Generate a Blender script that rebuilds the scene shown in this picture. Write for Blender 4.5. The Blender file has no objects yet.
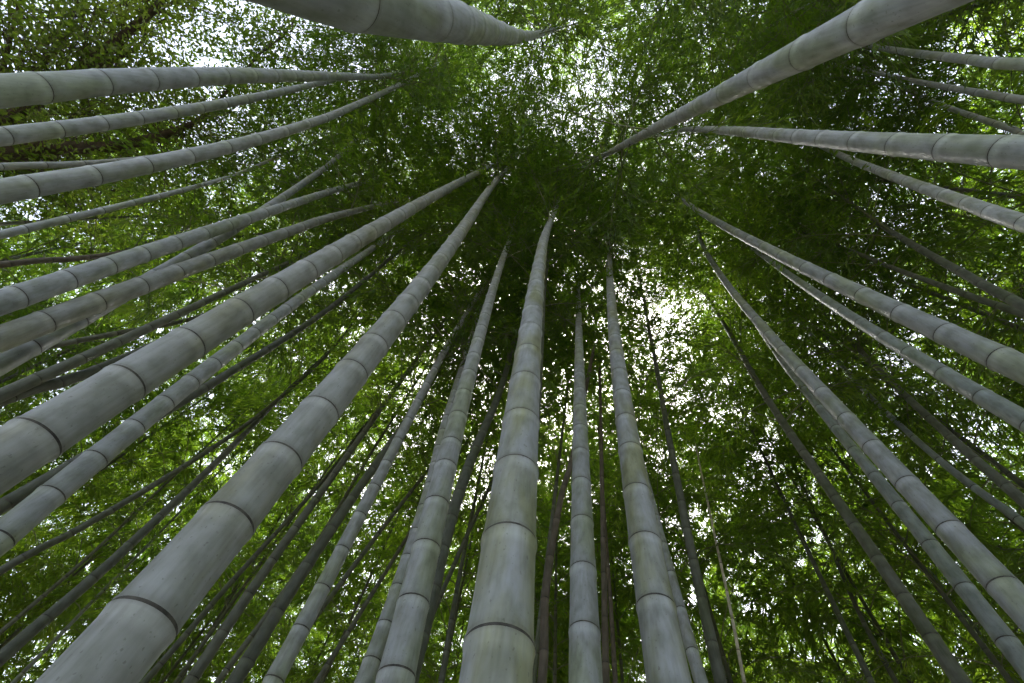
import bpy, math, random
import numpy as np
from mathutils import Vector, Matrix

random.seed(7)
RNG = np.random.default_rng(7)
S = bpy.context.scene
C = S.collection

# ------------------------------------------------------------------ camera frame
F = 455.0                      # focal length in pixels of a 1024 px wide picture (16 mm on full frame)
VX, VY = 568.0, 114.0          # where straight up falls in the picture
CAM_H = 1.25
up = np.array([VX - 512.0, 341.5 - VY, -F]); up /= np.linalg.norm(up)      # world Z seen from the camera
fw = np.array([0, 0, -1.0]); yv = fw - fw.dot(up) * up; yv /= np.linalg.norm(yv)
xv = np.cross(yv, up)
M = np.array([xv, yv, up])     # camera vector -> world vector
CAM = np.array([0, 0, CAM_H])

def ray(x, y):
    v = np.array([x - 512.0, 341.5 - y, -F])
    return M @ (v / np.linalg.norm(v))

cd = bpy.data.cameras.new('camera'); cam = bpy.data.objects.new('camera', cd); C.objects.link(cam)
cd.sensor_width = 36.0; cd.lens = F / 1024 * 36.0; cd.clip_start = 0.02; cd.clip_end = 2000
cam.matrix_world = Matrix([list(M[0]) + [0], list(M[1]) + [0], list(M[2]) + [CAM_H], [0, 0, 0, 1]])
S.camera = cam

# ------------------------------------------------------------------ materials
def mat(name):
    m = bpy.data.materials.new(name); m.use_nodes = True
    nt = m.node_tree; nt.nodes.clear()
    return m, nt, nt.nodes, nt.links

def N(ns, t, **kw):
    n = ns.new(t)
    for k, v in kw.items(): setattr(n, k, v)
    return n

def ramp(ns, stops):
    r = ns.new('ShaderNodeValToRGB'); e = r.color_ramp.elements
    while len(e) < len(stops): e.new(0.5)
    for i, (p, c) in enumerate(stops):
        e[i].position = p; e[i].color = (*c, 1)
    return r

def mix(ns, ln, fac, a, b, mode='MIX'):
    m = ns.new('ShaderNodeMix'); m.data_type = 'RGBA'; m.blend_type = mode
    for s, v in ((m.inputs[0], fac), (m.inputs[6], a), (m.inputs[7], b)):
        if hasattr(v, 'links'): ln.new(v, s)
        elif isinstance(v, (int, float)): s.default_value = v
        else: s.default_value = (*v, 1)
    return m.outputs[2]

def culm_material(name, base_a, base_b, stain, stain_amt, rough=0.5, spread=.47):
    m, nt, ns, ln = mat(name)
    out = N(ns, 'ShaderNodeOutputMaterial'); b = N(ns, 'ShaderNodeBsdfPrincipled')
    ln.new(b.outputs[0], out.inputs[0])
    tc = N(ns, 'ShaderNodeTexCoord'); oi = N(ns, 'ShaderNodeObjectInfo')
    uv = N(ns, 'ShaderNodeUVMap'); uv.uv_map = 'UVMap'
    sep = N(ns, 'ShaderNodeSeparateXYZ'); ln.new(uv.outputs[0], sep.inputs[0])
    # object coordinates shifted per culm
    add = N(ns, 'ShaderNodeVectorMath', operation='ADD'); ln.new(tc.outputs['Object'], add.inputs[0])
    sc = N(ns, 'ShaderNodeVectorMath', operation='SCALE'); sc.inputs[0].default_value = (31, 17, 53)
    ln.new(oi.outputs['Random'], sc.inputs['Scale']); ln.new(sc.outputs[0], add.inputs[1])
    def noise(scale, detail, stretch):
        mp = N(ns, 'ShaderNodeMapping'); mp.inputs['Scale'].default_value = stretch
        ln.new(add.outputs[0], mp.inputs[0])
        n = N(ns, 'ShaderNodeTexNoise'); n.inputs['Scale'].default_value = scale; n.inputs['Detail'].default_value = detail
        ln.new(mp.outputs[0], n.inputs['Vector']); return n.outputs[0]
    r0 = ramp(ns, [(0.0, base_a), (1.0, base_b)]); ln.new(oi.outputs['Random'], r0.inputs[0])
    col = r0.outputs[0]
    # broad yellow-green stains, longer than wide
    r1 = ramp(ns, [(spread, (0, 0, 0)), (spread + .17, (1, 1, 1))]); ln.new(noise(9, 5, (1, 1, .28)), r1.inputs[0])
    mm = N(ns, 'ShaderNodeMath', operation='MULTIPLY'); ln.new(r1.outputs[0], mm.inputs[0]); mm.inputs[1].default_value = stain_amt
    col = mix(ns, ln, mm.outputs[0], col, stain)
    # fine lengthwise fibre streaks
    r2 = ramp(ns, [(0.32, (.89, .89, .88)), (0.5, (1, 1, 1)), (0.70, (1.08, 1.08, 1.08))]); ln.new(noise(120, 3, (1, 1, .03)), r2.inputs[0])
    col = mix(ns, ln, 1.0, col, r2.outputs[0], 'MULTIPLY')
    # cloudy wear of the wax bloom and small dark specks
    r3 = ramp(ns, [(0.34, (.72, .73, .67)), (0.47, (.96, .96, .94)), (0.62, (1.16, 1.16, 1.19))]); ln.new(noise(26, 6, (1, 1, .5)), r3.inputs[0])
    col = mix(ns, ln, 0.85, col, r3.outputs[0], 'MULTIPLY')
    r4 = ramp(ns, [(0.66, (0, 0, 0)), (0.72, (1, 1, 1))]); ln.new(noise(160, 2, (1, 1, .6)), r4.inputs[0])
    m4 = N(ns, 'ShaderNodeMath', operation='MULTIPLY'); ln.new(r4.outputs[0], m4.inputs[0]); m4.inputs[1].default_value = .45
    col = mix(ns, ln, m4.outputs[0], col, (.07, .07, .05))
    # white wax ring just under each node, slight grime just above it
    r5 = ramp(ns, [(0.0, (.80, .79, .76)), (0.10, (1, 1, 1)), (0.84, (1, 1, 1)), (0.93, (1.3, 1.3, 1.31)), (0.965, (1.25, 1.25, 1.25)), (1.0, (.8, .78, .74))])
    ln.new(sep.outputs['Y'], r5.inputs[0])
    col = mix(ns, ln, 1.0, col, r5.outputs[0], 'MULTIPLY')
    ln.new(col, b.inputs['Base Color'])
    rr = N(ns, 'ShaderNodeMapRange'); ln.new(noise(40, 4, (1, 1, .3)), rr.inputs[0])
    rr.inputs[3].default_value = rough - .1; rr.inputs[4].default_value = rough + .2
    ln.new(rr.outputs[0], b.inputs['Roughness']); b.inputs['Specular IOR Level'].default_value = .35
    bp = N(ns, 'ShaderNodeBump'); bp.inputs['Strength'].default_value = .12; bp.inputs['Distance'].default_value = .002
    ln.new(noise(90, 4, (1, 1, .1)), bp.inputs['Height']); ln.new(bp.outputs[0], b.inputs['Normal'])
    return m

def plain(name, ca, cb, scale=20, rough=.8):
    m, nt, ns, ln = mat(name)
    out = N(ns, 'ShaderNodeOutputMaterial'); b = N(ns, 'ShaderNodeBsdfPrincipled'); ln.new(b.outputs[0], out.inputs[0])
    tc = N(ns, 'ShaderNodeTexCoord'); n = N(ns, 'ShaderNodeTexNoise'); n.inputs['Scale'].default_value = scale; n.inputs['Detail'].default_value = 6
    ln.new(tc.outputs['Object'], n.inputs['Vector'])
    r = ramp(ns, [(.3, ca), (.7, cb)]); ln.new(n.outputs[0], r.inputs[0]); ln.new(r.outputs[0], b.inputs['Base Color'])
    b.inputs['Roughness'].default_value = rough
    return m

def leaf_material(name, cols, trans, tw=.5):
    m, nt, ns, ln = mat(name)
    out = N(ns, 'ShaderNodeOutputMaterial')
    tc = N(ns, 'ShaderNodeTexCoord'); n = N(ns, 'ShaderNodeTexNoise'); n.inputs['Scale'].default_value = 1.1; n.inputs['Detail'].default_value = 2
    ln.new(tc.outputs['Object'], n.inputs['Vector'])
    n2 = N(ns, 'ShaderNodeTexNoise'); n2.inputs['Scale'].default_value = 14; n2.inputs['Detail'].default_value = 1
    ln.new(tc.outputs['Object'], n2.inputs['Vector'])
    oi = N(ns, 'ShaderNodeObjectInfo')
    a = N(ns, 'ShaderNodeMath', operation='MULTIPLY_ADD'); ln.new(n2.outputs[0], a.inputs[0]); a.inputs[1].default_value = .55; ln.new(n.outputs[0], a.inputs[2])
    a2 = N(ns, 'ShaderNodeMath', operation='MULTIPLY_ADD'); ln.new(oi.outputs['Random'], a2.inputs[0]); a2.inputs[1].default_value = .25; ln.new(a.outputs[0], a2.inputs[2])
    sb = N(ns, 'ShaderNodeMath', operation='SUBTRACT'); ln.new(a2.outputs[0], sb.inputs[0]); sb.inputs[1].default_value = .4
    r = ramp(ns, [(.2, cols[0]), (.5, cols[1]), (.8, cols[2])]); ln.new(sb.outputs[0], r.inputs[0])
    rt = ramp(ns, [(.2, trans[0]), (.5, trans[1]), (.8, trans[2])]); ln.new(sb.outputs[0], rt.inputs[0])
    d = N(ns, 'ShaderNodeBsdfDiffuse'); ln.new(r.outputs[0], d.inputs[0])
    t = N(ns, 'ShaderNodeBsdfTranslucent'); ln.new(rt.outputs[0], t.inputs[0])
    g = N(ns, 'ShaderNodeBsdfGlossy'); g.inputs['Roughness'].default_value = .4; g.inputs['Color'].default_value = (.8, .85, .8, 1)
    ms = N(ns, 'ShaderNodeMixShader'); ms.inputs[0].default_value = tw; ln.new(d.outputs[0], ms.inputs[1]); ln.new(t.outputs[0], ms.inputs[2])
    mg = N(ns, 'ShaderNodeMixShader'); mg.inputs[0].default_value = .04; ln.new(ms.outputs[0], mg.inputs[1]); ln.new(g.outputs[0], mg.inputs[2])
    ln.new(mg.outputs[0], out.inputs[0])
    return m

MC = {
    'grey': culm_material('waxy_grey_culm', (.215, .232, .24), (.28, .298, .31), (.19, .225, .10), .5),
    'olive': culm_material('olive_grey_culm', (.20, .21, .205), (.26, .27, .265), (.18, .182, .11), .65),
    'green': culm_material('green_grey_culm', (.16, .185, .185), (.19, .215, .212), (.14, .18, .08), .4),
    'mossy': culm_material('moss_streaked_culm', (.225, .24, .25), (.265, .28, .295), (.18, .19, .085), .75, spread=.46),
    'dark': culm_material('aged_shaded_culm', (.07, .078, .062), (.105, .112, .09), (.06, .075, .035), .6, .65),  # old stems' dark tone, with the grove's shade painted into the colour
    'brown': culm_material('brown_dead_culm', (.085, .071, .055), (.11, .092, .072), (.07, .065, .045), .6, .7),
    'pale': culm_material('pale_dead_culm', (.42, .40, .35), (.46, .43, .38), (.3, .27, .2), .5, .6),
}
M_NODE = plain('node_scar', (.012, .011, .009), (.075, .068, .055), 45)
M_TWIG = plain('bamboo_twig', (.10, .12, .06), (.17, .18, .10), 8)
M_BARK = plain('tree_bark', (.045, .034, .026), (.10, .08, .06), 14, .9)
M_LEAF = leaf_material('bamboo_leaf', ((.042, .085, .012), (.062, .115, .016), (.09, .15, .02)),
                       ((.105, .218, .010), (.18, .315, .014), (.305, .445, .022)), .55)
M_BROAD = leaf_material('broadleaf_leaf', ((.04, .065, .016), (.06, .095, .02), (.09, .12, .026)),
                        ((.12, .22, .014), (.20, .32, .018), (.30, .42, .03)), .5)

# ------------------------------------------------------------------ mesh helpers
def np_mesh(name, V, Fq, mats, midx=None, uv=None, smooth=False, k=4):
    me = bpy.data.meshes.new(name)
    V = np.asarray(V, np.float32); Fq = np.asarray(Fq, np.int32)
    me.vertices.add(len(V)); me.vertices.foreach_set('co', V.ravel())
    me.loops.add(Fq.size); me.loops.foreach_set('vertex_index', Fq.ravel())
    me.polygons.add(len(Fq)); me.polygons.foreach_set('loop_start', np.arange(0, Fq.size, k, dtype=np.int32))
    for m in mats: me.materials.append(m)
    if midx is not None: me.polygons.foreach_set('material_index', np.asarray(midx, np.int32))
    me.polygons.foreach_set('use_smooth', np.full(len(Fq), smooth))
    if uv is not None:
        l = me.uv_layers.new(name='UVMap'); l.data.foreach_set('uv', np.asarray(uv, np.float32).ravel())
    me.update(calc_edges=True)
    return me

def link(name, me, parent=None):
    o = bpy.data.objects.new(name, me); C.objects.link(o)
    if parent: o.parent = parent
    return o

def thing(name, label, cat, loc=(0, 0, 0), group=None):
    o = bpy.data.objects.new(name, None); C.objects.link(o); o.location = loc
    o.empty_display_size = .2
    o['label'] = label; o['category'] = cat
    if group: o['group'] = group
    return o

def catmull(P, n):
    """densify a polyline of k-vectors"""
    P = np.asarray(P, float); Q = np.vstack([2 * P[0] - P[1], P, 2 * P[-1] - P[-2]])
    out = []
    for i in range(1, len(Q) - 2):
        t = np.linspace(0, 1, n, endpoint=False)[:, None]
        a, b, c, d = Q[i - 1], Q[i], Q[i + 1], Q[i + 2]
        out.append(.5 * (2 * b + (c - a) * t + (2 * a - 5 * b + 4 * c - d) * t ** 2 + (3 * b - a - 3 * c + d) * t ** 3))
    out.append(P[-1:]); return np.vstack(out)

def frames(P):
    T = np.gradient(P, axis=0); T /= np.linalg.norm(T, axis=1, keepdims=True) + 1e-9
    a = np.array([1, 0, 0.]) if abs(T[0, 0]) < .8 else np.array([0, 1., 0])
    U = np.zeros_like(P)
    u = a - a.dot(T[0]) * T[0]; u /= np.linalg.norm(u)
    for i in range(len(P)):
        u = u - u.dot(T[i]) * T[i]; u /= np.linalg.norm(u); U[i] = u
    return T, U, np.cross(T, U)

def tube_arrays(P, R, sides, base=0):
    P = np.asarray(P, float); n = len(P); T, U, W = frames(P)
    a = np.linspace(0, 2 * np.pi, sides, endpoint=False)
    V = P[:, None] + np.asarray(R)[:, None, None] * (U[:, None] * np.cos(a)[None, :, None] + W[:, None] * np.sin(a)[None, :, None])
    i = np.arange(n - 1)[:, None]; j = np.arange(sides)[None]; j2 = (j + 1) % sides
    Fq = np.stack([i * sides + j, i * sides + j2, (i + 1) * sides + j2, (i + 1) * sides + j], -1).reshape(-1, 4) + base
    return V.reshape(-1, 3), Fq

def culm_mesh(name, P, R, nodes, sides, material):
    """P: dense centre line from the ground up, R: radii, nodes: heights (arc length) of the node rings"""
    P = np.asarray(P); s = np.concatenate([[0], np.cumsum(np.linalg.norm(np.diff(P, axis=0), axis=1))])
    L = s[-1]; nodes = [x for x in nodes if .06 < x < L - .05]
    rows = [(0.0, 1.0, 0, 0.0)]                                   # arc, radius factor, band starts here, v
    prev = 0.0
    for k, x in enumerate(nodes):
        ln_ = x - prev
        nm = 2 if ln_ < .5 else 4
        for q in range(1, nm + 1):
            t = q / (nm + 1)
            rows.append((prev + .03 + (ln_ - .06) * t, .985, 0, t))
        kr = random.uniform(.85, 1.2)
        rows += [(x - .024, .99, 0, .93), (x - .011, 1.02, 0, .96), (x - .0034, 1 + .046 * kr, 1, .99),
                 (x + .0032, 1 + .018 * kr, 0, .0), (x + .0075, 1 + .036 * kr, 0, .0), (x + .013, 1.0, 0, .03)]
        prev = x
    rows.append((L, .6, 0, 1.0))
    rows.sort(key=lambda r: r[0])
    A = np.array([r[0] for r in rows]); fR = np.array([r[1] for r in rows]); band = np.array([r[2] for r in rows]); v = np.array([r[3] for r in rows])
    Q = np.stack([np.interp(A, s, P[:, i]) for i in range(3)], 1); RR = np.interp(A, s, R) * fR
    V, Fq = tube_arrays(Q, RR, sides)
    n = len(Q); mi = np.repeat(band[:-1], sides)
    j = np.arange(sides)
    u0 = j / sides; u1 = (j + 1) / sides
    uv = np.zeros((n - 1, sides, 4, 2))
    uv[..., 0, 0] = u0; uv[..., 1, 0] = u1; uv[..., 2, 0] = u1; uv[..., 3, 0] = u0
    v1 = v[1:].copy(); v1 = np.where(v1 < v[:-1], 1.0, v1)
    uv[..., 0, 1] = v[:-1, None]; uv[..., 1, 1] = v[:-1, None]; uv[..., 2, 1] = v1[:, None]; uv[..., 3, 1] = v1[:, None]
    return np_mesh(name, V, Fq, [material, M_NODE], mi, uv.reshape(-1, 2), True)

# ------------------------------------------------------------------ foliage
def leaves_arrays(B, D, Nn, Ln, Wd):
    """lance-shaped leaves: base B, direction D, face normal Nn"""
    D = D / (np.linalg.norm(D, axis=1, keepdims=True) + 1e-9)
    side = np.cross(D, Nn); side /= np.linalg.norm(side, axis=1, keepdims=True) + 1e-9
    up_ = np.cross(side, D)
    L = Ln[:, None]; W = Wd[:, None]
    mid = B + D * L * .4 + up_ * L * .05
    V = np.stack([B, mid + side * W * .5, B + D * L - up_ * L * .08, mid - side * W * .5], 1).reshape(-1, 3)
    return V, np.arange(len(V), dtype=np.int32).reshape(-1, 4)

def crown_meshes(seed, L=7.0, step=.26, lmax=1.9, ntw=9, lsize=1.0, keep=1.0):
    g = np.random.default_rng(seed)
    tv, tf, tb = [], [], 0
    LB, LD, LN = [], [], []
    h = 0.0; az = g.uniform(0, 6.28)
    def droop(p0, d0, length, n, drop):
        pts = [p0]; d = d0.copy(); st = length / (n - 1)
        for i in range(n - 1):
            pts.append(pts[-1] + d * st); d = d + np.array([0, 0, -drop / (n - 1)]); d /= np.linalg.norm(d)
        return np.array(pts)
    while h < L:
        t = h / L
        prof = .26 if t < 0 else (.5 + .5 * min(1, t / .25)) * (1 - .72 * max(0, (t - .3) / .7))
        for q in range(2):
            if g.random() > (.92 if t >= 0 else .6): continue
            a = az + q * g.uniform(1.7, 2.9); ln_ = lmax * prof * g.uniform(.65, 1.2)
            el = math.radians(g.uniform(25, 55))
            d0 = np.array([math.cos(a) * math.cos(el), math.sin(a) * math.cos(el), math.sin(el)])
            br = droop(np.array([0, 0, h]), d0, ln_, 7, g.uniform(.9, 1.6))
            V, Fq = tube_arrays(br, np.linspace(.010, .0025, 7) * (.6 + .4 * prof), 3, tb); tv.append(V); tf.append(Fq); tb += len(V)
            for w in range(ntw + 1):
                tt = .22 + .78 * w / ntw
                i = min(5, int(tt * 6)); p = br[i] + (br[i + 1] - br[i]) * (tt * 6 - i); bd = br[i + 1] - br[i]; bd /= np.linalg.norm(bd)
                sgn = 1 if w % 2 else -1
                ang = sgn * g.uniform(.45, 1.1) if w < ntw else 0
                hd = np.array([bd[0] * math.cos(ang) - bd[1] * math.sin(ang), bd[0] * math.sin(ang) + bd[1] * math.cos(ang), bd[2] * .6 + g.uniform(-.25, .3)])
                hd /= np.linalg.norm(hd)
                tl = ln_ * g.uniform(.22, .42)
                tw = droop(p, hd, tl, 4, g.uniform(.5, 1.3))
                V, Fq = tube_arrays(tw, [.003, .0025, .002, .0012], 3, tb); tv.append(V); tf.append(Fq); tb += len(V)
                ns = max(3, int(tl / .075))
                for k in range(ns):
                    if g.random() > keep: continue
                    u = (k + g.uniform(.2, 1)) / ns * 3; i2 = min(2, int(u))
                    pp = tw[i2] + (tw[i2 + 1] - tw[i2]) * (u - i2); dd = tw[i2 + 1] - tw[i2]; dd /= np.linalg.norm(dd)
                    m = g.integers(4, 7)
                    an = np.linspace(-1, 1, m) * g.uniform(.6, 1.1) + g.normal(0, .2, m)
                    X = np.stack([dd[0] * np.cos(an) - dd[1] * np.sin(an), dd[0] * np.sin(an) + dd[1] * np.cos(an), dd[2] - g.uniform(.0, .55, m)], 1)
                    LB.append(np.repeat(pp[None], m, 0) + g.normal(0, .02, (m, 3))); LD.append(X)
                    LN.append(np.array([0, 0, 1.]) + g.normal(0, .38, (m, 3)))
        az += math.pi / 1 + g.uniform(-.5, .5) + .6
        h += step * (1.15 - .5 * t)
    LB, LD, LN = map(np.vstack, (LB, LD, LN)); n = len(LB)
    V, Fq = leaves_arrays(LB, LD, LN, g.uniform(.075, .135, n) * lsize, g.uniform(.014, .021, n) * lsize)
    fm = np_mesh('bamboo_foliage', V, Fq, [M_LEAF])
    bm_ = np_mesh('bamboo_branches', np.vstack(tv), np.vstack(tf), [M_TWIG], smooth=True)
    return bm_, fm, n

CROWNS = [crown_meshes(100 + i, keep=k) for i, k in enumerate((.88, .84, .78, .78, .88, .82))]
FAR_CROWNS = [crown_meshes(200 + i, keep=1.0, ntw=7, lsize=1.4) for i in range(5)]
print('leaves per crown', [c[2] for c in CROWNS])

def align(p0, p1, spin, scale):
    z = Vector(p1) - Vector(p0); z.normalize()
    q = z.to_track_quat('Z', 'Y')
    return Matrix.Translation(p0) @ q.to_matrix().to_4x4() @ Matrix.Rotation(spin, 4, 'Z') @ Matrix.Diagonal((*scale, 1))

def add_crown(root, p0, p1, seed, wide=1.0):
    """branches and foliage as two parts, aligned with the upper culm"""
    bm_, fm, _ = CROWNS[seed % len(CROWNS)]
    L = np.linalg.norm(np.asarray(p1) - np.asarray(p0)) / 7.0
    mw = align(tuple(p0), tuple(p1), seed * 1.37, (wide, wide, L))
    loc = Matrix.Translation(root.location).inverted()
    for nm, me in (('branches', bm_), ('foliage', fm)):
        o = link(nm, me, root); o.matrix_local = loc @ mw

# ------------------------------------------------------------------ the bamboos seen one by one
# (points x, y, width in the photograph from low to high), stem radius, colour, node rings, label, options
B = []
def bam(pts, R0, col, label, nodes=None, cat='bamboo', **kw): B.append((pts, R0, col, label, nodes, cat, kw))

bam([(0,90,33),(37,88,31),(100,84,27),(148,80,23),(200,77,19),(250,74,14),(333,77,9),(383,76,6),(412,69,3)], .055, 'grey',
    'smooth grey bamboo crossing the upper left almost level, topmost of the left stems', [(37,88),(100,84),(148,80),(190,77)])
bam([(0,136,21),(57,130,18),(100,124,16),(140,118,14),(200,108,12),(247,99,9),(300,87,6),(345,78,4),(400,68,3)], .052, 'grey',
    'grey bamboo just under the topmost level stem on the left', [(4,136),(57,130),(102,124),(138,118),(173,113),(200,108)])
bam([(0,167,8),(67,164,7),(133,160,5),(200,150,3.5),(260,138,2.5)], .036, 'olive',
    'very thin olive bamboo running in front of the brown broadleaf limb on the left')
bam([(0,192,21),(28,187,21),(93,176,19),(145,165,17),(188,156,15.5),(226,147,14),(257,139,13),(285,132,12),(307,125,11.5),(340,112,10),(400,84,5),(440,62,2.5)], .055, 'grey',
    'blue grey bamboo with crisp dark rings, third thick stem down the left edge', [(28,187),(93,176),(145,165),(188,156),(226,147),(257,139),(285,132),(307,125)])
bam([(0,236,9),(25,228,8.5),(130,203,6.5),(200,187,5),(240,172,4),(287,153,2.5)], .036, 'grey',
    'slender grey bamboo below the crisp ringed stem, rising alone across dark leaves')
bam([(0,224,3.5),(60,220,3),(130,217,2.5)], .03, 'dark',
    'faint thread thin bamboo just above the slender grey stem at left')
bam([(0,362,28),(40,341,23),(87,318,18),(150,278,14),(213,244,11),(260,209,8),(310,180,6),(340,155,4.5),(385,110,2.5)], .05, 'grey',
    'grey bamboo hidden behind the mottled olive stem, its steep upper end emerging higher up')
bam([(0,301,26),(67,280,23),(108,267,20),(143,256,18),(175,244,15),(203,234,13),(253,214,10),(333,192,7),(370,180,4)], .055, 'grey',
    'clean slate grey bamboo directly above the mottled olive stem on the left', [(15,297),(67,281),(108,267),(143,256),(175,244),(203,234)])
bam([(0,338,25),(43,322,24),(97,304,21),(140,286,19),(177,273,17),(208,260,15),(237,250,13.5),(262,240,12),(300,228,10),(333,217,8),(395,201,4)], .055, 'olive',
    'mottled olive brown bamboo between slate grey stem and big left stem', [(43,322),(97,304),(140,286),(177,273),(208,260),(237,250),(262,240),(283,232)])
bam([(-40,482,70),(33,439,56),(125,385,45),(187,344,37),(239,313,31),(276,291,27),(307,273,23),(332,255,19),(373,227,16),(424,201,11),(474,176,6),(501,161,3)], .06, 'olive',
    'second thickest bamboo, sweeping in from the left edge, four bold dark rings', [(33,439),(125,385),(187,344),(239,313),(276,291),(307,273),(332,255)])
bam([(0,538,33),(50,494,30),(97,460,26),(133,427,22),(165,404,19),(190,382,17),(213,364,14),(287,309,11),(333,275,8),(370,250,5),(420,216,3)], .052, 'grey',
    'dark grey bamboo hugging the underside of the second thickest stem', [(2,542),(50,495),(95,460),(133,427),(165,404),(190,382),(213,364)])
bam([(77,455,9),(127,443,9),(233,367,8),(333,307,6),(400,250,4)], .04, 'dark',
    'dark thin bamboo tucked close below the dark grey stem at left')
bam([(0,655,14),(77,597,11.5),(127,548,10),(217,458,6.5),(280,400,4),(330,350,2.5)], .045, 'dark',
    'blackish bamboo passing behind the thickest stem, lower left corner')
bam([(0,575,6),(80,522,5.5),(207,455,4.5),(273,404,4),(330,350,3),(370,300,2)], .035, 'dark',
    'thin black bamboo seen against bright leaves left of the thickest stem')
bam([(0,632,4.5),(60,583,4),(100,545,3.5),(170,480,2.5)], .032, 'dark',
    'hair thin black bamboo between two dark stems in the lower left')
bam([(40,740,105),(143,622,84),(226,523,61),(278,460,50),(318,412,43),(351,374,35),(374,347,30),(394,323,25),(407,304,22),(421,287,19),(431,274,17),(440,261,15),(453,239,12),(468,222,10),(491,188,6),(510,165,3)], .06, 'olive',
    'thickest bamboo of all, pale olive grey, rising from the lower left corner', [(143,622),(226,523),(278,460),(318,412),(351,374),(374,347),(394,323),(407,304),(421,287),(431,274),(440,261),(447,250)])
bam([(273,683,19),(302,630,17),(322,588,15),(340,546,14),(360,519,13),(380,478,12),(404,429,10),(427,385,8),(451,338,6.5),(475,300,4)], .05, 'grey',
    'grey bamboo right of the thickest stem, standing clear of it at the bottom', [(278,682),(302,630),(322,588)])
bam([(397,677,38),(412,604,33),(426,549,27),(436,505,23),(446,468,21.5),(451,445,20),(461,410,18),(470,370,15),(474,353,14),(490,300,10),(500,267,7),(511,235,4)], .055, 'grey',
    'sturdy grey bamboo next on the left from the broad central stem', [(397,677),(412,604),(426,549),(436,505),(446,468),(451,445)])
bam([(355,700,22),(374,663,20),(387,626,18),(399,589,16),(415,535,13),(430,480,10),(450,410,7),(480,310,4)], .05, 'grey',
    'grey bamboo peeping out on the left side of the sturdy grey stem', [(374,663),(387,626),(399,589)])
bam([(430,600,17),(441,556,14),(454,505,12),(474,455,10),(500,390,6),(515,340,4)], .048, 'dark',
    'dark bamboo leaning out on the right side of the sturdy grey stem')
bam([(410,670,6),(427,623,5.5),(474,522,4.5),(497,470,3)], .032, 'dark',
    'thin black bamboo slanting between the sturdy grey stem and the broad central one')
bam([(441,683,6),(452,618,5.5),(464,552,4.5),(475,500,3)], .032, 'dark',
    'thin black bamboo nearly upright just left of the broad central stem')
bam([(495,683,78),(499,640,71),(510,544,52),(516,473,41),(521,424,36),(524,385,31),(528,356,27),(530,333,24),(532,314,21),(535,299,18),(540,265,12.5),(545,235,8),(556,208,4)], .06, 'mossy',
    'broad pale bamboo at bottom centre with green stains between its rings', [(497,648),(510,544),(516,473),(521,424),(524,385),(528,356),(530,333),(532,314),(535,299)])
bam([(532,460,10),(537,400,8),(541,340,6),(544,290,5),(549,250,3)], .045, 'dark',
    'dark bamboo hidden straight behind the broad central stem, showing along its right edge')
bam([(585,683,34),(584.5,633,31),(583.5,572,26),(582.5,524,22),(582,485,19),(580,430,15),(579,405,13),(579,328,8),(579,308,5.5),(578,295,4)], .055, 'grey',
    'slim upright bluish bamboo just right of the broad central stem', [(584.5,633),(583.5,572),(582.5,524),(582,485)])
bam([(668,684,46),(657.5,608,37),(646,544,31),(636,494,26),(630.6,452,23),(625.5,422,21),(622,397,19),(619,375,17),(614,324,12),(610.5,284,8),(609,261,5),(610,237,3)], .055, 'mossy',
    'bamboo with yellow green moss streaks, right of the slim upright bluish one', [(657.5,608),(646,544),(636,494),(630.6,452),(625.5,422),(622,397),(619,375),(617.5,355)])
bam([(706,695,15),(691,655,13),(679,606,11),(659,522,8.5),(645,480,6),(632,425,4)], .045, 'grey',
    'thin grey bamboo half hidden behind the moss streaked stem')
bam([(720,683,12),(704,602,10.5),(684,522,9),(668,430,6),(655,360,4)], .042, 'dark',
    'dark slender bamboo in leaf shade, second to the right of the moss streaked stem')
bam([(541,683,9),(548,590,9),(558,499,7),(572,465,5)], .03, 'brown',
    'brown dead bamboo standing between the broad central stem and the slim bluish one', cat='dead bamboo', crown=False)
bam([(532,690,6),(541,613,5.5),(552,520,4)], .028, 'dark',
    'thin black bamboo against the right edge of the broad central stem, beside a brown one')
bam([(606,683,7),(604,580,6),(602,482,4.5)], .028, 'brown',
    'brown dead bamboo rising right beside the slim upright bluish stem', cat='dead bamboo', crown=False)
bam([(616,690,5),(611,610,4.5),(606,540,3.5)], .026, 'brown',
    'thinnest brown dead bamboo, left of the moss streaked stem', cat='dead bamboo', crown=False)
bam([(746,690,4),(733,625,3.5),(724,575,3),(717,548,2)], .018, 'pale',
    'whitish dead bamboo stick without leaves in the lower right foliage', cat='dead bamboo', crown=False)
bam([(1010,-47,62),(960,-20,52),(870,18,38),(807,52,31),(761,76,25),(727,92,20),(701,106,17),(684,113,15),(659,126,12),(632,141,9),(609,153,5)], .06, 'grey',
    'thick dusky bamboo slanting down from the top right corner', [(870,18),(807,52),(761,76),(727,92),(701,106)])
bam([(1024,150,33),(1007,150,32),(947,149,28),(897,146,25),(857,144,22),(824,139,18),(780,133,13),(734,130,9),(684,131,5),(655,136,3)], .055, 'grey',
    'level grey bamboo with pale glossy top side, meeting the right edge', [(1007,150),(947,149),(897,146),(857,144),(824,139),(799,136),(780,133)])
bam([(1024,64,12),(970,60,10.5),(917,53,9),(870,46,6),(830,36,3)], .045, 'grey',
    'thin grey bamboo, uppermost behind the thick dusky stem at top right')
bam([(1024,100,11),(983,94,10),(943,86,8),(897,78,4.5),(862,70,2.5)], .042, 'grey',
    'thin grey bamboo, middle one of three above the level glossy stem')
bam([(1040,141,10),(1017,130,9),(947,108,7),(910,90,5),(890,76,2.5)], .042, 'grey',
    'thin grey bamboo whose foot vanishes behind the level glossy stem')
bam([(1024,222,18),(970,206,15),(930,191,12.5),(884,171,10),(834,153,6),(790,130,3)], .052, 'grey',
    'dusky grey bamboo next below the level glossy stem on the right')
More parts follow.
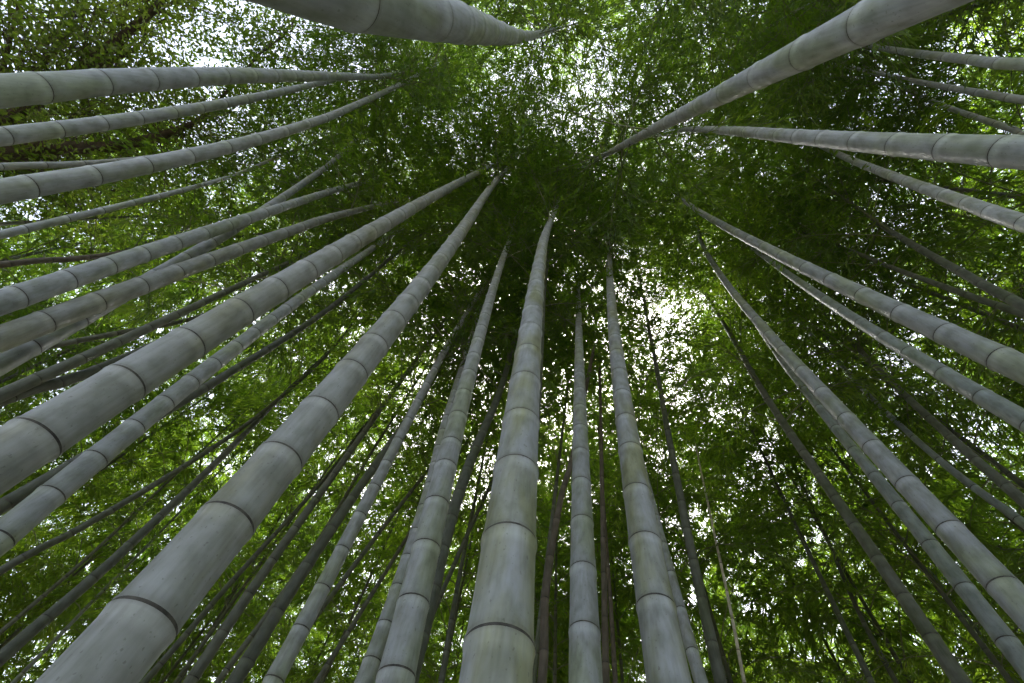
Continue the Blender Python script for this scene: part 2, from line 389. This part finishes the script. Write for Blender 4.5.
bam([(1024,306,12),(964,274,10),(917,247,8),(884,227,6),(847,200,3)], .045, 'dark',
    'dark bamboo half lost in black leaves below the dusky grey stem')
bam([(1024,315,8),(984,300,7),(897,270,5.5),(850,250,3)], .036, 'dark',
    'thin black bamboo close above the thick right hand stem')
bam([(1024,370,27),(1002,359,26),(946,334,22),(902,313,20),(864,295,18),(832,280,16),(806,269,15),(782,257,13),(724,226,8),(690,205,5),(665,185,3)], .056, 'grey',
    'purplish grey bamboo running straight to the right edge, thickest of the middle right', [(1002,359),(946,334),(902,313),(864,295),(832,280),(806,269),(782,257)])
bam([(1024,421,18),(984,397,17),(944,374,15),(884,337,13),(837,309,11),(794,277,9),(754,250,5),(735,235,3)], .052, 'green',
    'greenish grey bamboo parallel to and below the purplish grey stem', [(984,397),(944,374),(910,352),(884,337)])
bam([(1024,607,30),(1004,587,28),(951,530,25),(907,485,22),(884,462,20.5),(847,420,16.5),(824,392,15),(791,360,13),(761,324,10),(727,284,8),(704,250,5),(696,227,3)], .056, 'grey',
    'curved grey bamboo bending down to the lower right edge, thickest there', [(1004,587),(951,530),(907,485),(874,447),(847,419),(824,392),(801,372),(784,350)])
bam([(1040,690,22),(1018,655,19.5),(974,598,17),(937,548,15),(897,502,14),(858,454,12),(834,427,10.5),(801,387,8.5),(774,354,7),(747,300,4.5),(731,257,2.5)], .052, 'green',
    'darker bamboo running tight along the underside of the curved grey stem')
bam([(961,683,16),(931,635,15),(897,588,13.5),(864,538,12),(834,495,11),(801,451,9),(777,414,8),(757,380,6.5),(739,350,4.5)], .05, 'dark',
    'black bamboo crossing a white sky gap in the lower right, leaning left')
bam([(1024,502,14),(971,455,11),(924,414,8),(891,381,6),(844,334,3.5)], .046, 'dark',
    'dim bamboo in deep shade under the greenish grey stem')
bam([(1024,525,10),(984,492,9),(931,455,7),(871,397,5),(831,354,3)], .04, 'green',
    'thin greyish green bamboo between the dim stem and the curved grey one')
bam([(880,700,7),(834,605,5.5),(797,528,4),(775,480,3)], .034, 'dark',
    'thin black bamboo in dark foliage left of the black leaning stem')
bam([(905,700,6),(874,640,5.5),(851,598,4.5),(830,545,3)], .034, 'dark',
    'thin black bamboo tucked close under the black leaning stem at the bottom')
bam([(0,402,13),(57,381,12),(113,364,10),(187,330,8),(250,290,5),(300,262,3)], .045, 'dark',
    'dark grey bamboo just above the second thickest stem, lower of a pair')
bam([(0,395,12),(67,367,11),(133,334,10),(187,310,8.5),(230,290,7),(290,262,4)], .045, 'dark',
    'dark grey bamboo just above the second thickest stem, upper of a pair')
bam([(10,356,6),(43,347,6),(110,335,5.5),(187,320,5),(250,300,3)], .035, 'dark',
    'thin black bamboo crossing a bright gap above the dark grey pair')
bam([(0,265,7),(67,259,6.5),(110,255,5.5),(160,247,3)], .034, 'brown',
    'thin pinkish brown bamboo lying level above the slate grey stem')
bam([(190,683,11),(230,620,10),(277,555,9),(333,475,8),(380,410,5)], .046, 'dark',
    'black bamboo, thickest of the dark bundle right of the thickest stem')
bam([(175,650,6),(200,612,5.5),(247,568,5),(327,475,4),(365,425,2.5)], .034, 'dark',
    'thin black bamboo nearest to the thickest stem in the dark bundle')
bam([(233,683,13),(287,600,12),(340,512,11),(384,455,9),(420,400,6),(450,350,4)], .048, 'dark',
    'shaded grey bamboo between the dark bundle and the clear grey stem')
bam([(217,683,6),(277,602,5.5),(325,530,4.5),(370,455,3)], .034, 'dark',
    'thin black bamboo threading the middle of the dark bundle at lower left')
bam([(310,695,5.5),(340,642,5),(380,583,4.5),(430,500,3)], .032, 'dark',
    'thin black bamboo rising between the clear grey stem and its sturdy neighbour')
bam([(300,640,5),(340,582,5),(390,520,4.5),(434,462,3.5)], .032, 'dark',
    'thin black bamboo crossing behind the clear grey stem towards the sturdy one')
bam([(210,-66,100),(270,-34,90),(330,-10,76),(385,5,62),(432,16,48),(459,22,42),(473,25,37),(488.5,31,30),(500,35,24),(509,37.5,18.6),(518,37,14),(528,35,11),(542,32.6,8),(558,29,4)], .062, 'grey',
    'huge foreshortened bamboo arching along the top edge, close set rings', [(425,15),(459,22),(473,25),(488.5,31),(500,35),(509,37.5),(518,37),(525,36),(532,34.5)], amax=.2, obs=True, deg=4, zc=7.0)

def fit(pts, R0, a_lo, a_hi, H=15.0):
    """lean and distance of the culm from how its width shrinks: horizontal distance d = d0 + a z above the lens"""
    P = np.array(pts, float)
    v = np.stack([P[:, 0] - 512, 341.5 - P[:, 1], -F * np.ones(len(P))], 1); L = np.linalg.norm(v, axis=1, keepdims=True); vh = v / L
    c = vh @ up; tan = np.sqrt(1 - c * c) / c
    d = np.gradient(P[:, :2], axis=0); d /= np.linalg.norm(d, axis=1, keepdims=True)
    n3 = np.stack([-d[:, 1], -d[:, 0], 0 * d[:, 0]], 1); e = n3 - (n3 * vh).sum(1, keepdims=True) * vh
    ang = P[:, 2] * np.linalg.norm(e, axis=1) / L[:, 0]
    best = None
    dd = np.exp(np.linspace(math.log(.25), math.log(14), 260))[:, None]
    for a in np.arange(a_lo, a_hi, .01):
        if (tan <= a + .02).any(): continue
        z = dd / (tan - a)[None]; r = R0 * np.clip(1 - (z + 1) / H, .05, 1) ** .8
        er = ((np.log(2 * r * c[None] / z) - np.log(ang)[None]) ** 2).mean(1) + .3 * np.clip(z[:, -1] - 11.5, 0, None) ** 2
        i = er.argmin()
        if best is None or er[i] < best[0]: best = (er[i], a, dd[i, 0])
    return best, vh, c, tan, ang

TOPS = []
FEET = []
def build_bamboo(idx, spec):
    pts, R0, col, label, nodes, cat, kw = spec
    thin = R0 < .045
    Hh = 15.0 if R0 > .047 else 12.5
    b, vh, c, tan, ang = fit(pts, R0, -.06, kw.get('amax', .22 if not thin else .14), Hh)
    err, a, d0 = b
    z = d0 / (tan - a)
    if kw.get('obs'):                 # a strongly bent stem: distance of every point from its own width
        for _ in range(40):
            rr = R0 * np.clip(1 - (z + 1) / Hh, .05, 1) ** .8; z = .5 * z + .5 * 2 * rr * c / ang
        z = np.maximum.accumulate(z + np.arange(len(z)) * 1e-3)
    Pw = (M @ (vh * (z / c)[:, None]).T).T + CAM
    print('%2d rms %.2f a %.2f d0 %.2f z %.1f..%.1f  %s' % (idx, err ** .5, a, d0, z[0], z[-1], label[:40]))
    # keep the path rising
    keep = [0]
    for i in range(1, len(Pw)):
        if Pw[i, 2] > Pw[keep[-1], 2] + .15: keep.append(i)
    Pw = Pw[keep]
    if len(Pw) < 2: Pw = np.vstack([Pw[0], Pw[0] + [0, 0, 3]])
    # smooth sideways wobble: a low polynomial through the traced points, near points weighing most
    if len(Pw) > 3:
        zq = Pw[:, 2]; dg = min(kw.get('deg', 3), len(Pw) - 2); lz = np.log(zq - 1.0) if kw.get('obs') else zq; t_ = (lz - lz[0]) / (lz[-1] - lz[0]); wq = 1 / np.linalg.norm(Pw - CAM, axis=1) ** .7
        for i in (0, 1): Pw[:, i] = np.polyval(np.polyfit(t_, Pw[:, i], dg, w=wq), t_)
    # down to the ground
    sl = (Pw[min(2, len(Pw) - 1)] - Pw[0]); sl = sl[:2] / max(sl[2], .3); m = np.linalg.norm(sl)
    if m > .16: sl *= .16 / m
    low = []
    if Pw[0, 2] > .05:
        for f_ in (1.0, .5):
            zz = Pw[0, 2] * f_; low.append(np.array([Pw[0, 0] - sl[0] * zz, Pw[0, 1] - sl[1] * zz, Pw[0, 2] - zz - (.03 if f_ == 1 else 0)]))
    else: low.append(np.array([Pw[0, 0], Pw[0, 1], -.03]))
    if Pw[0, 2] <= 0: Pw = Pw[1:]
    path = np.vstack([low, Pw])
    Htop = Hh if kw.get('crown', True) else path[-1, 2] + .8
    # on up through the crown, nearly straight on with a slight arch
    tg = path[-1] - path[-3]; tg = tg[:2] / max(tg[2], .3); m = np.linalg.norm(tg)
    if m > .22: tg *= .22 / m
    end = path[-1].copy()
    Htop = max(Htop, end[2] + 2.0)
    zs = np.linspace(end[2], Htop, 6)[1:]
    ext = [np.array([end[0] + tg[0] * (q - end[2]), end[1] + tg[1] * (q - end[2]), q]) for q in zs]
    full = catmull(np.vstack([path, ext]), 6)
    zz = full[:, 2] - CAM_H
    R = R0 * np.clip(1 - (zz + 1) / (max(Hh, Htop)), .05, 1.0) ** .8
    s = np.concatenate([[0], np.cumsum(np.linalg.norm(np.diff(full, axis=0), axis=1))])
    # node rings: those seen in the photograph, then a natural spacing outward from them
    sp = lambda h: (.185 + .026 * max(0, h)) * kfac
    kfac = 1.0; ns = []
    if nodes:
        q = np.array(nodes, float); v = np.stack([q[:, 0] - 512, 341.5 - q[:, 1], -F * np.ones(len(q))], 1); v /= np.linalg.norm(v, axis=1, keepdims=True)
        cc = v @ up; zn = d0 / (np.sqrt(1 - cc * cc) / cc - a) + CAM_H
        if kw.get('obs'): zn = np.interp(q[:, 0], [p[0] for p in pts], z) + CAM_H
        ns = list(np.interp(zn, full[:, 2], s))
        ns = [x for i, x in enumerate(ns) if i == 0 or x > ns[i - 1] + .08]
        if len(ns) > 1: kfac = np.mean([(ns[i + 1] - ns[i]) / (.185 + .026 * ns[i]) for i in range(len(ns) - 1)])
    else:
        kfac = random.uniform(.95, 1.25); ns = [random.uniform(.5, .9)]
    x = ns[0]
    while x > .15:
        x -= sp(x) * random.uniform(.93, 1.05); ns.insert(0, x)
    x = ns[-1]
    while x < s[-1] - .1:
        x += min(sp(x), .40) * random.uniform(.93, 1.07); ns.append(x)
    foot = full[0].copy(); foot[2] = 0
    root = thing('bamboo' if cat == 'bamboo' else 'dead_bamboo', label, cat, tuple(foot), 'bamboo stems of the grove' if cat == 'bamboo' else 'dead bamboo stems')
    px = max(p[2] for p in pts)
    sides = 40 if px > 40 else 24 if px > 15 else 14
    me = culm_mesh('culm', full - foot, R, ns, sides, MC[col])
    link('culm', me, root)
    if kw.get('crown', True):
        zc = kw['zc'] if 'zc' in kw else max(5.2, min(end[2] - 1.9, 7.8)) if not thin else max(5.0, min(end[2] - 1.2, 7.0))
        p0 = np.array([np.interp(zc, full[:, 2], full[:, i]) for i in range(3)]); p1 = full[-1]
        add_crown(root, p0, p1, idx, (1.0 if not thin else .8))
    FEET.append(foot[:2]); TOPS.append(full[-1])

for i, sp_ in enumerate(B): build_bamboo(i, sp_)

# ------------------------------------------------------------------ bamboos farther back, seen mostly as leaves
def proto_far(i, col):
    H = 13.5; z = np.linspace(-.03, H, 20); bend = RNG.uniform(-.4, .4, 2)
    P = np.stack([bend[0] * (z / H) ** 2, bend[1] * (z / H) ** 2, z], 1)
    R = .037 * np.clip(1 - z / (H + .5), .05, 1) ** .8
    ns = []; x = .2
    while x < H - .1: ns.append(x); x += min(.185 + .026 * x, .4) * random.uniform(.9, 1.1)
    return culm_mesh('culm_far', P, R, ns, 10, MC[col]), P
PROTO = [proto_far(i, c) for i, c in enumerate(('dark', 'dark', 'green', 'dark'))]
SECT = [(-181, -125, 'bamboo overhead behind the huge arching stem, only its leafy crown in view'),
        (125, 181, 'bamboo overhead behind the thick dusky stem, only its leafy crown in view'),
        (-125, -75, 'bamboo set back on the left, lost among leaves behind the level stems'),
        (-75, -35, 'bamboo set back on the lower left, hidden among sunlit leaves'),
        (-35, 0, 'bamboo set back behind the sturdy grey stem, mostly hidden by leaves'),
        (0, 30, 'bamboo set back behind the moss streaked stem, mostly hidden by leaves'),
        (30, 60, 'bamboo set back on the lower right, mostly hidden by dark leaves'),
        (60, 125, 'bamboo set back on the right, lost in dark leaves behind the level stems')]
placed = list(FEET); nfar = 0
def seen_at(x, y, z):
    v = M.T @ (np.array([x, y, z]) - CAM); return 512 - v[0] / v[2] * F, 341.5 + v[1] / v[2] * F
def open_spot(x, y):
    # clearings of the grove: the broadleaf tree's side, and a lit gap ahead on the right
    for z in (6, 9):
        u, v = seen_at(x, y, z)
        if u < 220 and v < 110: return True
        if 690 < u < 790 and 250 < v < 470 and random.random() < .35: return True
    return False
def far_bamboo(x, y, scale=1.0, zc=None):
    global nfar
    az = math.degrees(math.atan2(x, y))
    lab = next(l for a0, a1, l in SECT if a0 <= az < a1)
    root = thing('bamboo', lab, 'bamboo', (x, y, 0), lab.split(',')[0].replace('bamboo', 'bamboos'))
    me, P = PROTO[nfar % len(PROTO)]
    root.rotation_euler = (0, 0, 0)
    o = link('culm', me, root); o.scale = (1, 1, scale); o.rotation_euler = (random.uniform(-.04, .04), random.uniform(-.04, .04), 0)
    bpy_m = Matrix.LocRotScale(None, o.rotation_euler, o.scale)
    zc = zc or random.uniform(4.2, 6.2) if zc or math.hypot(x, y) < 9 else random.uniform(2.6, 5.2)
    p0 = bpy_m @ Vector([np.interp(zc, P[:, 2], P[:, i]) for i in range(3)]); p1 = bpy_m @ Vector(P[-1])
    fine = math.hypot(x, y) < 7
    bm_, fm, _ = CROWNS[(nfar * 5 + 2) % len(CROWNS)] if fine else FAR_CROWNS[(nfar * 3 + 2) % len(FAR_CROWNS)]
    w = random.uniform(1.0, 1.25)
    mw = align(tuple(p0), tuple(p1), random.uniform(0, 6.28), (w, w, (p1 - p0).length / 7))
    for nm, m_ in (('branches', bm_), ('foliage', fm)):
        q = link(nm, m_, root); q.matrix_local = mw
    nfar += 1
# stems standing behind the viewer whose crowns close the top of the picture
for px_, py_ in ((725, 10), (660, -15), (790, -10), (840, 30), (505, -20), (420, -30), (880, -20)):
    v_ = ray(px_, py_); q_ = v_ * (8.5 / v_[2]); placed.append(q_[:2]); far_bamboo(q_[0], q_[1], 1.0, 5.5)
# two leafy stems far ahead, right of the middle
for px_, py_, z_ in ((638, 365, 8.0), (655, 420, 8.5), (612, 560, 6.0), (690, 560, 5.5)):
    v_ = ray(px_, py_); q_ = v_ * (z_ / v_[2]); placed.append(q_[:2]); far_bamboo(q_[0], q_[1], 1.0, 4.2)
# a loose belt of low leafy stems far back on the left
tries = 0
while nfar < 36 and tries < 4000:
    tries += 1
    az = math.radians(random.uniform(-82, -15)); d = random.uniform(9, 18)
    x, y = d * math.sin(az), d * math.cos(az)
    if min(np.hypot(x - q[0], y - q[1]) for q in placed) < 1.2 or open_spot(x, y): continue
    placed.append(np.array([x, y])); far_bamboo(x, y, random.uniform(.75, 1.1), random.uniform(2.0, 4.2))
# a thicket close on the right keeps that side dark
tries = 0
while nfar < 58 and tries < 4000:
    tries += 1
    az = math.radians(random.uniform(36, 100)); d = random.uniform(4.2, 11)
    x, y = d * math.sin(az), d * math.cos(az)
    if min(np.hypot(x - q[0], y - q[1]) for q in placed) < 1.1 or open_spot(x, y): continue
    placed.append(np.array([x, y])); far_bamboo(x, y, random.uniform(.85, 1.1), random.uniform(2.8, 4.6))
tries = 0
while nfar < 176 and tries < 6000:
    tries += 1
    az = math.radians(random.uniform(-92, 128)); d = 4.5 + 16.0 * random.random() ** .8
    if abs(math.degrees(az)) > 95 and d > 10: continue
    x, y = d * math.sin(az), d * math.cos(az)
    if min(np.hypot(x - q[0], y - q[1]) for q in placed) < 1.35 or open_spot(x, y): continue
    placed.append(np.array([x, y])); far_bamboo(x, y, random.uniform(.85, 1.12))

# ------------------------------------------------------------------ broadleaf tree on the left
def at(x, y, d):
    return ray(x, y) * d + CAM

def broadleaf():
    g = np.random.default_rng(5)
    fork = at(-130, 175, 8.2); base = np.array([fork[0] - .5, fork[1] + .3, 0])
    root = thing('broadleaf_tree', 'broadleaf tree with dark crooked limbs and small rounded leaves at upper left', 'tree', tuple(base))
    tr = catmull([base - [0, 0, .1], base + [.1, 0, 1.5], (base + fork) / 2 + [.15, .1, 0], fork, fork + [-.2, -.3, 2.5], fork + [.1, -.7, 5]], 5)
    V, Fq = tube_arrays(tr - base, np.interp(np.arange(len(tr)), [0, 3, 16, len(tr) - 1], [.30, .21, .17, .05]), 14)
    trunk = link('trunk', np_mesh('trunk', V, Fq, [M_BARK], smooth=True), root)
    limbs = [([(-130,175),(-60,160),(0,153),(35,151),(67,146),(115,143),(160,139),(178,132),(192,124)], .12, .035, 8.2, 7.6),
             ([(-130,175),(-60,150),(0,128),(40,104),(77,72),(90,60),(108,46),(128,30),(146,12),(165,-8),(190,-40)], .085, .032, 8.2, 8.6),
             ([(-130,150),(-40,110),(15,85),(40,68),(58,46),(70,25),(82,-15)], .06, .012, 8.4, 9.2),
             ([(77,72),(100,66),(128,52),(143,38),(150,15),(160,-10)], .03, .010, 8.5, 9.4),
             ([(160,139),(205,118),(240,80),(262,52),(285,32),(305,0)], .028, .008, 7.7, 9.2),
             ([(-60,150),(-10,98),(5,60),(20,25),(25,-20)], .04, .012, 8.3, 9.0),
             ([(0,155),(40,175),(90,190),(140,192)], .035, .010, 8.0, 8.6)]
    lb, ld, ln_ = [], [], []; tv, tf, tb = [], [], 0
    for pts, r0, r1, d0, d1 in limbs:
        P = np.array([at(x, y, d0 + (d1 - d0) * i / (len(pts) - 1)) for i, (x, y) in enumerate(pts)])
        P[1:-1] += g.normal(0, .03, (len(P) - 2, 3)); P = catmull(P, 5)
        V, Fq = tube_arrays(P - base, np.linspace(r0, r1, len(P)), 10)
        link('limb', np_mesh('limb', V, Fq, [M_BARK], smooth=True), trunk)
        for i in range(5, len(P)):
            for q in range(5):
                d = g.normal(0, 1, 3); d[2] = d[2] * .6 + .25; d /= np.linalg.norm(d); L = g.uniform(.5, 1.7)
                gu, gv = seen_at(*(P[i] + d * L * .8))
                if ((gu - 172) / 46) ** 2 + ((gv - 48) / 24) ** 2 < 1 and g.random() < .85: continue   # a gap in the crown
                b = np.array([P[i], P[i] + d * L * .5 + g.normal(0, .08, 3), P[i] + d * L + g.normal(0, .12, 3) - [0, 0, .1]]); b = catmull(b, 4)
                V, Fq = tube_arrays(b - base, np.linspace(.006, .002, len(b)), 4, tb); tv.append(V); tf.append(Fq); tb += len(V)
                nl = int(30 * L)
                t = np.clip(g.beta(2, 1.1, nl), .1, .999) * (len(b) - 1); k = t.astype(int)
                p = b[k] + (b[np.minimum(k + 1, len(b) - 1)] - b[k]) * (t - k)[:, None] + g.normal(0, .13, (nl, 3))
                lb.append(p - base); dd = g.normal(0, 1, (nl, 3)); dd[:, 2] = dd[:, 2] * .5 - .2; ld.append(dd); ln_.append(np.array([0, 0, 1.]) + g.normal(0, .5, (nl, 3)))
    link('branches', np_mesh('tree_branches', np.vstack(tv), np.vstack(tf), [M_BARK], smooth=True), root)
    lb, ld, ln_ = map(np.vstack, (lb, ld, ln_)); n = len(lb)
    V, Fq = leaves_arrays(lb, ld, ln_, g.uniform(.05, .085, n), g.uniform(.026, .04, n))
    link('foliage', np_mesh('tree_foliage', V, Fq, [M_BROAD]), root); print('broadleaf leaves', n)
broadleaf()

# ------------------------------------------------------------------ far woods: one mass of leaves beyond the last stems
def woods():
    g = np.random.default_rng(11)
    B_, D_, N_ = [], [], []
    for c in range(460):
        az = math.radians(g.uniform(-180, 180)); d = g.uniform(17, 30)
        if abs(az) > 2.1: d = g.uniform(11, 18)  # unseen leaves behind the viewer, added to cut light on the stems
        if -2.3 < az < -1.7: continue                       # open side on the left
        z0 = g.uniform(2.5, 11.5 if d < 24 else 14)
        ctr = np.array([d * math.sin(az), d * math.cos(az), z0])
        for k in range(9):
            cc = ctr + g.normal(0, 1, 3) * [1.0, 1.0, .9]
            n = 60
            B_.append(cc + g.normal(0, 1, (n, 3)) * [.45, .45, .22]); X = g.normal(0, 1, (n, 3)); X[:, 2] = X[:, 2] * .4 - .5; D_.append(X)
            N_.append(np.array([0, 0, 1.]) + g.normal(0, .6, (n, 3)))
    B_, D_, N_ = map(np.vstack, (B_, D_, N_)); n = len(B_)
    V, Fq = leaves_arrays(B_, D_, N_, g.uniform(.13, .22, n), g.uniform(.03, .05, n))
    o = link('far_woods', np_mesh('far_woods', V, Fq, [M_LEAF])); o['kind'] = 'stuff'
    o['label'] = 'far off mass of pale green leaves closing the grove behind all stems'; o['category'] = 'foliage'; print('woods leaves', n)
woods()

# ------------------------------------------------------------------ ground
def ground():
    g = np.concatenate([-np.geomspace(400, 6, 14), np.linspace(-5, 5, 21), np.geomspace(6, 400, 14)])
    n = len(g); X, Y = np.meshgrid(g, g)
    Z = .05 * np.sin(X * .9) * np.cos(Y * .7) * (np.hypot(X, Y) < 60) - .05
    V = np.stack([X.ravel(), Y.ravel(), Z.ravel()], 1)
    i, j = np.meshgrid(np.arange(n - 1), np.arange(n - 1), indexing='ij')
    Fq = np.stack([i * n + j, i * n + j + 1, (i + 1) * n + j + 1, (i + 1) * n + j], -1).reshape(-1, 4)
    o = link('ground', np_mesh('ground', V, Fq, [plain('leaf_litter', (.11, .085, .05), (.26, .21, .14), 9, .95)], smooth=True))
    o['kind'] = 'structure'; o['label'] = 'forest floor under fallen tan bamboo leaves'; o['category'] = 'ground'
ground()

# ------------------------------------------------------------------ light
SUN_EL, SUN_AZ = 60.0, 12.0          # degrees; azimuth clockwise from the viewing direction
w = bpy.data.worlds.new('World'); S.world = w; w.use_nodes = True
nt = w.node_tree; bg = nt.nodes['Background']
sky = nt.nodes.new('ShaderNodeTexSky'); sky.sky_type = 'NISHITA'; sky.sun_disc = False
sky.sun_elevation = math.radians(SUN_EL); sky.sun_rotation = math.radians(SUN_AZ)
sky.dust_density = 4.0; sky.air_density = 1.0; sky.ozone_density = 1.0
hs = nt.nodes.new('ShaderNodeHueSaturation'); hs.inputs['Saturation'].default_value = .6
nt.links.new(sky.outputs[0], hs.inputs['Color']); nt.links.new(hs.outputs[0], bg.inputs[0]); bg.inputs[1].default_value = .15
sd = bpy.data.lights.new('sun', 'SUN'); sd.energy = 2.8; sd.angle = math.radians(10); sd.color = (1, .975, .93)
so = bpy.data.objects.new('sun', sd); C.objects.link(so)
e, a_ = math.radians(SUN_EL), math.radians(SUN_AZ)
dirv = Vector((math.sin(a_) * math.cos(e), math.cos(a_) * math.cos(e), math.sin(e)))
so.rotation_euler = dirv.to_track_quat('Z', 'Y').to_euler()

S.render.engine = 'CYCLES'
S.cycles.max_bounces = 5; S.cycles.diffuse_bounces = 3; S.cycles.transmission_bounces = 4; S.cycles.glossy_bounces = 2
S.cycles.use_denoising = True; S.cycles.use_adaptive_sampling = True; S.cycles.adaptive_threshold = .03
S.view_settings.view_transform = 'Standard'; S.view_settings.look = 'None'
S.view_settings.exposure = 2.35; S.view_settings.gamma = 1.0
